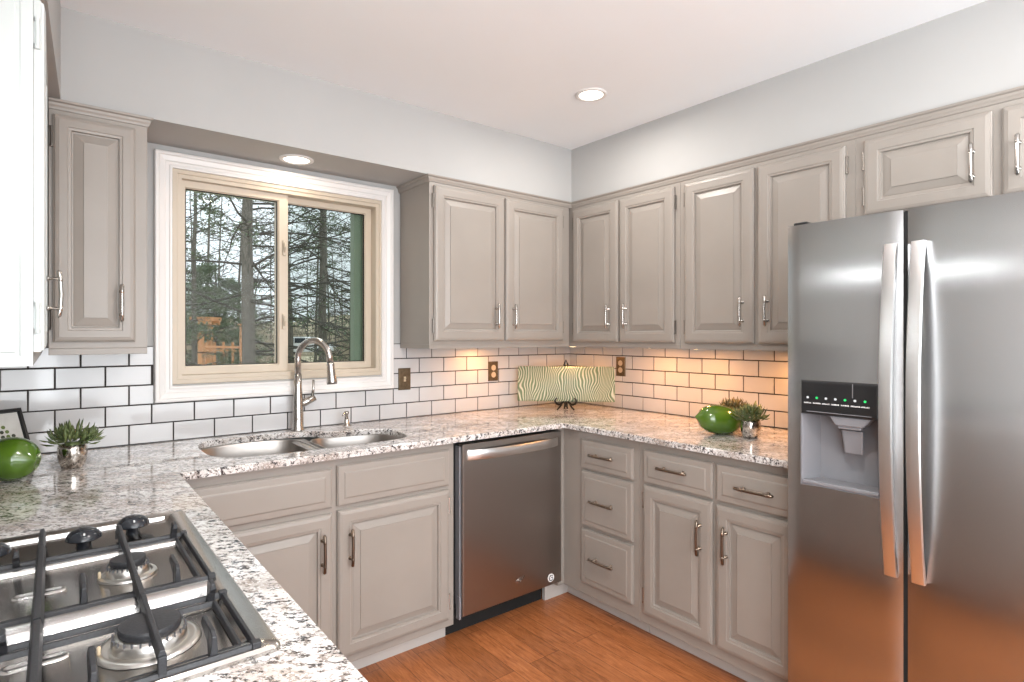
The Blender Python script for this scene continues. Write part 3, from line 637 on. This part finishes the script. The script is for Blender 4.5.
def grate(y0, y1):
    b = MB(); x0, x1 = -2.965+cx, -2.484+cx; y0 += cy; y1 += cy; w = .005
    def bar(xa, ya, xb, yb, za, zb, ww=w):
        if abs(xa-xb) > abs(ya-yb): b.rings([[(x, ya-ww, za), (x, ya-ww*.5, zb), (x, ya+ww*.5, zb), (x, ya+ww, za)] for x in (xa, xb)], True, True)
        else: b.rings([[(xa-ww, y, za), (xa-ww*.5, y, zb), (xa+ww*.5, y, zb), (xa+ww, y, za)] for y in (ya, yb)], True, True)
    # low perimeter frame with a second, inner rail
    for i, z in ((0, .016), (.016, .012)):
        bar(x0+i, y0+i, x1-i, y0+i, z-.008, z); bar(x0+i, y1-i, x1-i, y1-i, z-.008, z); bar(x0+i, y0+i, x0+i, y1-i, z-.008, z); bar(x1-i, y0+i, x1-i, y1-i, z-.008, z)
    for x in (x0, x1):
        for y in (y0, y1): b.box(x-.006, x+.006, y-.006, y+.006, .0025, .018)
    def fin(x, y, s, L):   # upright finger standing on the frame and reaching in over the burner
        b.rings([[(x-.0055, y, .006), (x-.003, y, .040), (x+.003, y, .040), (x+.0055, y, .006)], [(x-.0055, y+s*.012, .006), (x-.003, y+s*.010, .045), (x+.003, y+s*.010, .045), (x+.0055, y+s*.012, .006)],
                 [(x-.0055, y+s*.020, .026), (x-.003, y+s*.020, .045), (x+.003, y+s*.020, .045), (x+.0055, y+s*.020, .026)], [(x-.005, y+s*L, .034), (x-.003, y+s*L, .044), (x+.003, y+s*L, .044), (x+.005, y+s*L, .034)]], True, True)
    for bxx in (-2.850+cx, -2.596+cx):
        bar(bxx, y0, bxx, y1, .031, .043, .006); b.box(bxx-.005, bxx+.005, y0-.004, y0+.006, .008, .036); b.box(bxx-.005, bxx+.005, y1-.006, y1+.004, .008, .036)
        for q in (-.070, .060): fin(bxx+q, y0, 1, .066)
        fin(bxx+.092, y1, -1, .03)
    bar(-2.722+cx, y0, -2.722+cx, y1, .031, .043, .0075)
    b.box(-2.722+cx-.006, -2.722+cx+.006, y0-.004, y0+.006, .008, .036)
    return b
for (a, c) in ((-1.625, -1.345), (-1.912, -1.712)):
    b = grate(a, c)
    if c == -1.345:
        for xx, ye in ((-2.596, -1.275), (-2.722, -1.205)):   # bars reaching past the knobs
            b.rings([[(xx+cx-.006, y, z-.011), (xx+cx-.003, y, z), (xx+cx+.003, y, z), (xx+cx+.006, y, z-.011)] for y, z in ((c+cy, .043), (ye-.03+cy, .043), (ye-.008+cy, .038), (ye+cy, .016))], True, True)
    b.build('grate', M['iron'], ct, False, .0012)
# bridge bars joining the two grates
MB().rings([[(xx+cx-.0075, y, .031), (xx+cx-.004, y, .044), (xx+cx+.004, y, .044), (xx+cx+.0075, y, .031)] for xx, y in ((-2.722, -1.710+cy), (-2.722, -1.627+cy))], True, True).build('grate_bridge', M['iron'], ct)
MB().rings([[(xx+cx-.0065, y, .031), (xx+cx-.0035, y, .043), (xx+cx+.0035, y, .043), (xx+cx+.0065, y, .031)] for xx, y in ((-2.596, -1.710+cy), (-2.596, -1.627+cy))], True, True).build('grate_bridge', M['iron'], ct)
for x, y in ((-2.566, -1.240), (-2.655, -1.275), (-2.80, -1.275), (-2.895, -1.240)):
    k = MB().lathe([(.014, .002), (.013, .006), (.013, .018), (.028, .0185), (.0315, .021), (.031, .025), (.027, .032), (.020, .038), (.011, .0415), (.002, .0425)], (x+cx, y+cy, 0), 28).build('knob', M['knob'], ct, 'auto', angle=50)
    MB().box(x+cx-.0015, x+cx+.0015, y+cy-.026, y+cy-.012, .032, .0365).build('pointer_mark', M['white'], k)

# ================================================================== unseen range hood, added above the cooktop for the fridge reflection
hd = thing('unseen_range_hood', 'unseen stainless range hood added above the cooktop, just beyond the left edge', 'range hood', (XL+.001, -1.53, 1.70))
MB().prism([(0, 0), (.22, 0), (.22, .05), (.10, .12), (0, .12)], -.38, .385, 'XY' if False else 'XZ').build('canopy', M['steel'], hd)
MB().box(0, .20, -.38, .38, .1205, .44).build('hood_cabinet', M['lit_white'], hd)
MB().box(.2205, .2245, -.37, .375, .018, .032).build('streak_strip', M['streak_glow'], hd)  # glowing strip added to draw the bright streak on the fridge

# ================================================================== unseen uplighter added behind the camera to brighten the ceiling
fl = thing('added_uplighter', 'unseen uplighter added behind the viewpoint to brighten the ceiling', 'floor lamp', (-1.25, -4.1, 0))
MB().lathe([(.13, 0), (.13, .012), (.05, .022), (.012, .03), (.012, 1.42), (.03, 1.45)], seg=28).build('stand', M['bronze'], fl, 'auto')
MB().lathe([(.02, 1.45), (.12, 1.50), (.17, 1.56), (.166, 1.56), (.115, 1.505), (.02, 1.46)], seg=28, cap=False).build('bowl_shade', M['white'], fl, True)
MB().lathe([(.001, 1.49), (.03, 1.495), (.04, 1.52), (.03, 1.548), (.001, 1.555)], seg=20).build('bulb', M['glow'], fl, True)
lamp('ceiling_fill_light', 'AREA', (-1.25, -4.1, 1.575), 42, (.97, .985, 1), (PI, 0, 0), .30)

# ================================================================== wall plates
def plate(lab, x, z, wall, kind):
    rz = 0 if wall == 1 else R2; loc = (x, -.0085, z) if wall == 1 else (-.0085, x, z)
    t = thing('light_switch' if kind == 'switch' else 'wall_outlet', lab, 'switch' if kind == 'switch' else 'outlet', loc, rz)
    MB().rings([[(-.036+i, -h, -.058+i), (.036-i, -h, -.058+i), (.036-i, -h, .058-i), (-.036+i, -h, .058-i)] for i, h in ((0, 0), (0, .003), (.003, .006), (.008, .0065))]).build('cover_plate', M['plate'], t)
    if kind == 'switch':
        MB().box(-.006, .006, -.008, -.006, -.013, .013).build('switch_slot', M['ivory'], t)
        MB().rings([[(-.004, -.008, -.004), (.004, -.008, -.004), (.004, -.008, .008), (-.004, -.008, .008)], [(-.003, -.017, .004), (.003, -.017, .004), (.003, -.017, .009), (-.003, -.017, .009)]], True, True).build('toggle', M['ivory'], t)
    else:
        for zz in (-.021, .021):
            MB().lathe([(.0165, -.0062), (.0165, -.0080), (.001, -.0082)], (0, 0, zz), 20, 'Y').build('socket', M['ivory'], t)
        MB().lathe([(.003, -.0062), (.003, -.0078), (.0005, -.008)], (0, 0, 0), 10, 'Y').build('screw', M['hinge'], t)
plate('bronze toggle switch plate on the tiles just right of the window', -1.237, 1.122, 1, 'switch')
plate('bronze outlet plate on the tiles under the cabinet right of the window', -.646, 1.141, 1, 'outlet')
plate('bronze outlet plate on the tiles to the right of the glass platter', -.451, 1.166, 2, 'outlet')

# ================================================================== under-cabinet puck lights
PK = [(-1.035, -.135, 0, 'small puck light near the window end under the right wall cabinet'), (-.80, -.13, 1.1, 'small puck light under the right wall cabinet above the outlet'),
      (-.235, -.27, 1.0, 'small puck light under the cabinets in the corner above the glass platter'), (-.17, -.79, 1.1, 'small puck light under the cabinet right of the glass platter'),
      (-.19, -1.09, 1.3, 'small puck light midway along the wall left of the refrigerator'), (-.17, -1.56, 1.7, 'small puck light beside the refrigerator above the plants')]
for x, y, e, lab in PK:
    t = thing('puck_light', lab, 'under-cabinet light', (x, y, Zb+.0215))
    MB().lathe([(.034, 0), (.034, -.016), (.031, -.020), (.027, -.0205)], seg=24, cap=False).build('housing', M['trimw'], t, True)
    MB().lathe([(.0275, -.012), (.0275, -.0195), (.020, -.0235), (.003, -.025)], seg=24).build('lens', M['puckglow'] if e else M['white'], t, True)
    if e: lamp('puck_lamp_light', 'AREA', (x, y, Zb-.008), e*1.25, (1, .44, .14), (0, 0, 0), .05)

# ================================================================== decor
def lime(lab, loc, rz, L, R, tilt=0):
    prof = []
    n = 22
    for i in range(n+1):
        s = -1+2*i/n; r = R*math.sqrt(max(1-abs(s)**2.2, 0))**.92
        if s > .88: r = max(r*.8, R*.16*(1-(s-.88)/.12)**.5)
        prof.append((max(r, .0008), s*L/2+(.012 if s > .93 else 0)*(s-.93)/.07))
    b = MB().lathe(prof, (0, 0, 0), 32, 'X')
    o = b.build('ceramic_fruit', M['lime'], None, True); o.location = (loc[0], loc[1], loc[2]+R*.985); o.rotation_euler = (0, tilt, rz)
    o['label'] = lab; o['category'] = 'decorative fruit'; return o
lime('large glossy green ceramic lime at the left edge in front of the picture frame', (-2.806, -.455, .9145), math.radians(-50), .150, .066)
lime('large glossy green ceramic lime beside the potted plants near the refrigerator', (-.372, -1.325, .9145), math.radians(150), .205, .065, math.radians(-8))
def plant(lab, loc, s, seed, leafm, spread=1.0, n=150):
    rnd = random.Random(seed); t = thing('potted_plant', lab, 'plant', loc)
    MB().lathe([(.024*s, 0), (.030*s, .002), (.037*s, .018*s), (.041*s, .045*s), (.0405*s, .066*s), (.038*s, .078*s), (.036*s, .078*s), (.038*s, .060*s), (.02*s, .058*s), (.001, .058*s)], seg=28).build('pot', M['mercury'], t, True)
    b = MB()
    for i in range(n):
        az = rnd.random()*2*PI; el = math.radians(rnd.uniform(2, 80)); r0 = rnd.uniform(.012, .052)*s*spread
        d = Vector((math.cos(az)*math.cos(el), math.sin(az)*math.cos(el), math.sin(el)))
        c = Vector((math.cos(az)*r0, math.sin(az)*r0, .072*s+rnd.uniform(0, .018)*s+(.045*s-r0*.55)*math.sin(el))); L = rnd.uniform(.026, .044)*s; w = L*.17
        sd = d.cross(Vector((0, 0, 1))).normalized()*w; up = sd.cross(d).normalized()*w*.55; tip = c+d*L+Vector((0, 0, .004*s)); m1 = c+d*L*.5
        b.add([c+sd*.3, c-sd*.3, c+up*.3, c-up*.3, m1+sd, m1-sd, m1+up*.8, m1-up, tip], [(0, 2, 6, 4), (2, 1, 5, 6), (1, 3, 7, 5), (3, 0, 4, 7), (4, 6, 8), (6, 5, 8), (5, 7, 8), (7, 4, 8)])
    b.tube([(0, 0, .057*s), (0, 0, .085*s)], .022*s, 8)
    b.build('foliage', leafm, t, True); return t
plant('small spiky succulent in a mercury glass pot beside the left green lime', (-2.655, -.350, .914), 1.0, 4, M['leaf'], 1.15, 170)
plant('small spiky succulent in a mercury glass pot next to the refrigerator', (-.352, -1.462, .914), 1.0, 9, M['leaf'], 1.05, 170)
plant('small brownish succulent standing behind the green lime near the refrigerator', (-.210, -1.300, .914), 1.0, 12, M['leaf2'], 1.0, 150)
# picture frame
pf = thing('picture_frame', 'black framed print of green dots leaning behind the left lime', 'picture frame', (-2.800, -.235, .9145), math.radians(38))
pf.rotation_euler = (math.radians(-20), 0, math.radians(38))
pf.location = (-2.752, -.200, .916)
b = MB(); rs = []
for i, y in ((0, .016), (0, -.002), (.002, -.004), (.010, -.004), (.013, .002), (.013, .016)): rs.append([(-.155+i, y, i), (.0-i, y, i), (.0-i, y, .20-i), (-.155+i, y, .20-i)])
b.rings(rs+[rs[0]], False); b.build('frame', M['black'], pf)
MB().box(-.1425, -.0125, .004, .008, .0125, .1875).build('print', M['paper'], pf)
k = 0
for r, cnt in enumerate((1, 2, 4, 5, 4)):
    for c in range(cnt):
        MB().lathe([(.0062, 0), (.0062, -.0006), (.0005, -.0006)], (-.068+(c-(cnt-1)/2)*.0165, .0038, .140-r*.0165), 14, 'Y').build('printed_dot', M['green_dot'] if (r+c) % 2 == 0 else M['dark_dot'], pf)
b = MB()
for r in range(2): b.box(-.135, -.085+r*.008, .0032, .004, .168-r*.010, .1695-r*.010)
b.build('printed_line', M['dark_dot'], pf)
MB().rings([[(-.10, .016, .12), (-.06, .016, .12), (-.06, .016, .115), (-.10, .016, .115)], [(-.10, .085, .030), (-.06, .085, .030), (-.06, .085, .026), (-.10, .085, .026)]], True, True).build('easel_back', M['black'], pf)
# glass platter and its easel, set diagonally in the corner
A45 = math.radians(-45)
pl = bpy.data.objects.new('x', None); bpy.data.objects.remove(pl)
W2_, H2_ = .575, .212; nx, nz = 96, 16; V = []; tl = math.radians(14)
for side in (0, 1):
    for j in range(nz+1):
        for i in range(nx+1):
            u = i/nx-.5; v = j/nz; x = u*W2_; h = v*H2_
            bow = .022*math.sin(PI*v)
            y = h*math.sin(tl)+bow*-1+side*.007+(.0006*math.sin(u*150+3*math.sin(v*6+u*9)) if not side else 0)
            V.append((x, y, h*math.cos(tl)))
n1 = (nx+1)*(nz+1); F = []
for j in range(nz):
    for i in range(nx):
        a = j*(nx+1)+i; F += [(a, a+1, a+nx+2, a+nx+1), (n1+a, n1+a+nx+1, n1+a+nx+2, n1+a+1)]
for i in range(nx): F += [(i, n1+i, n1+i+1, i+1), (nz*(nx+1)+i, nz*(nx+1)+i+1, n1+nz*(nx+1)+i+1, n1+nz*(nx+1)+i)]
for j in range(nz): a = j*(nx+1); F += [(a, a+nx+1, n1+a+nx+1, n1+a), (a+nx, n1+a+nx, n1+a+nx+nx+1, a+nx+nx+1)]
pl = MB().add(V, F).build('glass_platter', M['artglass'], None, True); pl.location = (-.318, -.292, .962); pl.rotation_euler = (0, 0, A45)
tag(pl, 'long green rippled glass platter propped on the easel in the corner', 'platter')
es = thing('plate_easel', 'black display easel holding the green glass platter', 'easel', (-.318, -.292, .9142), A45)
b = MB()
for sx in (-1, 1):
    b.tube([(sx*.006, .022, .050), (sx*.020, .004, .040), (sx*.040, -.040, .034), (sx*.055, -.050, .040), (sx*.063, -.052, .058), (sx*.056, -.050, .070), (sx*.050, -.046, .072)], [.006, .006, .0065, .0065, .006, .0055, .004], 8)
    b.tube([(sx*.022, -.012, .036), (sx*.034, -.032, .020), (sx*.050, -.050, .004)], [.0055, .0055, .0045], 8)
    b.tube([(sx*.006, .018, .040), (sx*.007, .012, .022), (sx*.009, .004, .004)], .0045, 8)
b.build('front_hook', M['easel'], es, True)
b = MB(); b.tube([(0, .022, .040), (0, .050, .16), (0, .072, .262)], [.006, .006, .006], 8); b.tube([(-.008, .0705, .248), (-.011, .073, .262), (0, .076, .292), (.011, .073, .262), (.008, .0705, .248)], .0055, 8)
b.tube([(0, .066, .235), (0, .080, .12), (0, .095, .004)], .005, 8)
b.build('back_post', M['easel'], es, True)

# ================================================================== outdoors
gr = MB(); N = 26; V = []; F = []
rnd = random.Random(2)
for j in range(N+1):
    for i in range(N+1):
        x = -50+130*i/N; y = .3+150*j/N; r = math.hypot(x+2.7, y+2.7)
        z = -.62 if r < 15 else -.62+max(0, (r-15))*.008+max(0, r-66)*.06*(1+.25*math.sin(x*.13)+.2*math.sin(y*.1+x*.05))
        V.append((x, y, z+rnd.uniform(-.04, .04)*(r > 8)))
for j in range(N):
    for i in range(N): a = j*(N+1)+i; F.append((a, a+1, a+N+2, a+N+1))
g = gr.add(V, F).build('yard_ground', M['ground'], None, True); struct(g)
def gz(x, y):
    r = math.hypot(x+2.7, y+2.7); return -.62 if r < 15 else -.62+max(0, (r-15))*.008+max(0, r-66)*.06
def tree(lab, x, y, h, r, seed, nb, needles, blen, group=None, lean=0, bend=.25, zmin=.06, tw=None, leaf=.1, twn=9):
    rnd = random.Random(seed); z0 = gz(x, y)-.1
    t = thing('tree', lab, 'tree', (x, y, z0), 0, group)
    b = MB(); pts = [(lean*(i/8)**2+rnd.uniform(-.03, .03), rnd.uniform(-.03, .03), h*i/8) for i in range(9)]
    b.tube(pts, [r*(1.15 if i == 0 else 1-.75*i/8) for i in range(9)], 9); b.build('trunk', M['bark'], t, True)
    br = MB(); lf = MB()
    for k in range(nb):
        s = zmin+(1-zmin)*(k+rnd.random())/nb; z = h*s; az = rnd.random()*2*PI; L = blen*(1-.65*s)*rnd.uniform(.6, 1.15); up = rnd.uniform(-.25, .45)
        o = Vector((lean*s*s, 0, z)); p = [o]; d = Vector((math.cos(az), math.sin(az), up)).normalized()
        for q in range(5):
            d = (d+Vector((rnd.uniform(-.2, .2), rnd.uniform(-.2, .2), rnd.uniform(-.22, .16)-bend*.25))).normalized(); p.append(p[-1]+d*L/5)
        rb = r*.17*(1-.5*s)+.006
        br.tube(p, [rb*(1-.16*i) for i in range(6)], 5, False)
        for m in range(twn):
            q = rnd.uniform(.25, 1); i = min(int(q*5), 4); c = p[i].lerp(p[i+1], q*5-i); az2 = az+rnd.choice((-1, 1))*rnd.uniform(.4, 1.3)
            d2 = Vector((math.cos(az2), math.sin(az2), rnd.uniform(-.5, .5))).normalized(); L2 = L*rnd.uniform(.15, .4); e1 = c+d2*L2*.5+Vector((0, 0, rnd.uniform(-.05, .05))); e2 = c+d2*L2+Vector((0, 0, rnd.uniform(-.12, .08)*L2*3))
            br.tube([c, e1, e2], [rb*.4+.002, rb*.28+.002, .002], 4, False)
            if needles:
                for g_ in range(needles):
                    w = rnd.random(); cc = c.lerp(e2, w)+Vector((rnd.gauss(0, leaf*.7), rnd.gauss(0, leaf*.7), rnd.gauss(-.02, leaf*.5)))
                    a = Vector((rnd.gauss(0, 1), rnd.gauss(0, 1), rnd.gauss(0, .7))).normalized()*leaf*rnd.uniform(.5, 1.2); bb = Vector((rnd.gauss(0, 1), rnd.gauss(0, 1), rnd.gauss(0, 1))).normalized()*leaf*.22
                    lf.add([cc, cc+a*.5+bb, cc+a, cc+a*.5-bb], [(0, 1, 2, 3)])
            else:
                for g_ in range(3):
                    w = rnd.uniform(.3, 1); cc = c.lerp(e2, w); dd = Vector((rnd.gauss(0, 1), rnd.gauss(0, 1), rnd.gauss(.2, .6))).normalized()*L2*.5
                    br.tube([cc, cc+dd], [.0035, .0015], 3, False)
    br.build('branches', M['twig'], t, True)
    if needles: lf.build('foliage', M['needle'], t)
    return t
def at(u, v, Fd):   # point at optical distance Fd for reading positions off the plan
    a = math.radians(38.267); r = (u-506.74)/573.68
    return (-2.703+Fd*(math.sin(a)+r*math.cos(a)), -2.749+Fd*(math.cos(a)-r*math.sin(a)), 1.354+Fd*(335.5-v)/573.68)
x, y, _ = at(248, 0, 13); tree('large evergreen with a thick bare trunk seen through the left window pane', x, y, 11, .165, 11, 62, 9, 4.2, leaf=.10)
x, y, _ = at(323, 0, 15); tree('evergreen with a straight dark trunk seen through the right window pane', x, y, 11, .13, 21, 66, 10, 4.0, leaf=.10, zmin=.26)
x, y, _ = at(195, 0, 17); tree('slender evergreen with drooping boughs at the left of the window view', x, y, 9, .09, 31, 60, 16, 3.0, leaf=.12)
x, y, _ = at(352, 0, 22); tree('bushy evergreen at the right edge of the window view', x, y, 12, .10, 41, 90, 14, 3.4, leaf=.12)
x, y, _ = at(215, 0, 26); tree('rounded dark evergreen low behind the timber pergola', x, y, 5.0, .10, 51, 60, 22, 3.2, leaf=.19, zmin=.02)
rr = random.Random(77)
for k in range(20):
    u = 150+225*(k+rr.random())/20; Fd = rr.uniform(26, 60); x, y, _ = at(u, 0, Fd)
    tree('thin bare tree in the woods far beyond the window', x, y, rr.uniform(9, 17), rr.uniform(.07, .15), 100+k, 26, 0, 4.5, 'bare trees in the far woods', rr.uniform(-.8, .8), .0, .12, twn=9)
for k in range(22):
    az = math.radians((-48+38*k/11) if k < 11 else (28+30*(k-11)/11)); Fd = rr.uniform(20, 50); x, y = -2.7+Fd*math.sin(az), -2.75+Fd*math.cos(az)
    tree('thin bare tree in the woods far beyond the window', x, y, rr.uniform(9, 15), rr.uniform(.08, .17), 200+k, 24, 0, 4.5, 'bare trees in the far woods', rr.uniform(-.8, .8), .0, .12, twn=8)
# underbrush
b = MB(); rr = random.Random(5)
for k in range(6400):
    u = 150+230*rr.random() if k < 4200 else rr.choice((-420+570*rr.random(), 380+500*rr.random())); Fd = rr.uniform(30, 68)
    if 284 < u < 334 and Fd < 52: continue
    x, y, _ = at(u, 0, Fd); z = gz(x, y)-.1; h = rr.uniform(.6, 3.6)*max(.35, (Fd-22)/40)
    lx, ly = rr.gauss(0, .5), rr.gauss(0, .5); b.tube([(x, y, z), (x+lx*.4, y+ly*.4, z+h*.6), (x+lx, y+ly, z+h)], [.030, .022, .008], 3, False)
tag(b.build('underbrush', M['brush']), 'tangle of dry brown underbrush across the far yard', 'underbrush', None, 'stuff')
# pergola of orange timber
x, y, _ = at(201, 0, 24); pg = thing('garden_arbor', 'small orange timber arbor in the yard left of the thick tree', 'arbor', (x, y, gz(x, y)), math.radians(-40))
zt = 1.354+24*(335.5-325)/573.68-gz(x, y)
MB().box(-.09, .09, -.09, .09, 0, zt).build('post', M['cedar'], pg); MB().box(-.09, .09, .6, .78, 0, zt).build('post', M['cedar'], pg)
for py_ in (0, .69): MB().box(-.42, .42, py_-.05, py_+.05, zt+.001, zt+.18).build('beam', M['cedar'], pg)
for k in range(4): MB().box(-.40+k*.24, -.33+k*.24, -.15, .9, zt+.182, zt+.34).build('rafter', M['cedar'], pg)
x, y, _ = at(242, 0, 17.5); ps = thing('timber_post', 'tall orange timber post standing against the thick tree trunk', 'post', (x, y, gz(x, y)))
MB().box(-.06, .06, -.06, .06, 0, 2.25-.0).build('shaft', M['cedar'], ps); MB().box(-.10, .10, -.10, .10, 2.251, 2.31).build('cap', M['cedar'], ps)
# fence
x0, y0, _ = at(206, 0, 21); x1, y1, _ = at(244, 0, 20); L = math.hypot(x1-x0, y1-y0); fe = thing('timber_fence', 'low orange timber railing in front of the woods in the left pane', 'fence', (x0, y0, gz(x0, y0)), math.atan2(y1-y0, x1-x0))
zt = 1.354+20.5*(335.5-346)/573.68-gz(x0, y0)
MB().box(-.1, L, -.03, .03, zt-.08, zt).box(-.1, L, -.03, .03, zt-.19, zt-.14).build('rail', M['cedar'], fe)
for k in range(5): MB().box(k*L/4.2-.03, k*L/4.2+.03, -.03, .03, 0, zt+.14).build('post', M['cedar'], fe)
for k in range(6): MB().box(k*L/6+.07, k*L/6+.09, .031, .05, .1, zt-.1).build('baluster', M['cedar'], fe)
# car
x, y, _ = at(308, 0, 50); cr_ = thing('car', 'white car parked beyond the trees in the right window pane', 'car', (x, y, gz(x, y)-.05), math.radians(-42))
prof = [(-2.2, .35), (-2.25, .75), (-2.1, 1.0), (-1.95, 1.05), (-1.55, 1.52), (-1.2, 1.60), (.1, 1.60), (.45, 1.5), (.95, 1.08), (1.9, .95), (2.2, .75), (2.25, .4), (1.9, .3), (-1.9, .3)]
MB().prism(prof, -.85, .85, 'XZ').build('body', M['car'], cr_, False, .06)
for s in (-.87, .855): MB().prism([(-1.75, 1.08), (-1.45, 1.45), (-.9, 1.50), (-.9, 1.08)], s, s+.015, 'XZ').prism([(-.82, 1.08), (-.82, 1.5), (.1, 1.5), (.1, 1.08)], s, s+.015, 'XZ').prism([(.18, 1.08), (.18, 1.48), (.42, 1.40), (.78, 1.08)], s, s+.015, 'XZ').build('side_windows', M['carwin'], cr_)
for xx in (-1.4, 1.4):
    for s in (-.88, .68): MB().lathe([(.34, 0), (.34, .2)], (xx, s, .34), 20, 'Y').build('wheel', M['tyre'], cr_)
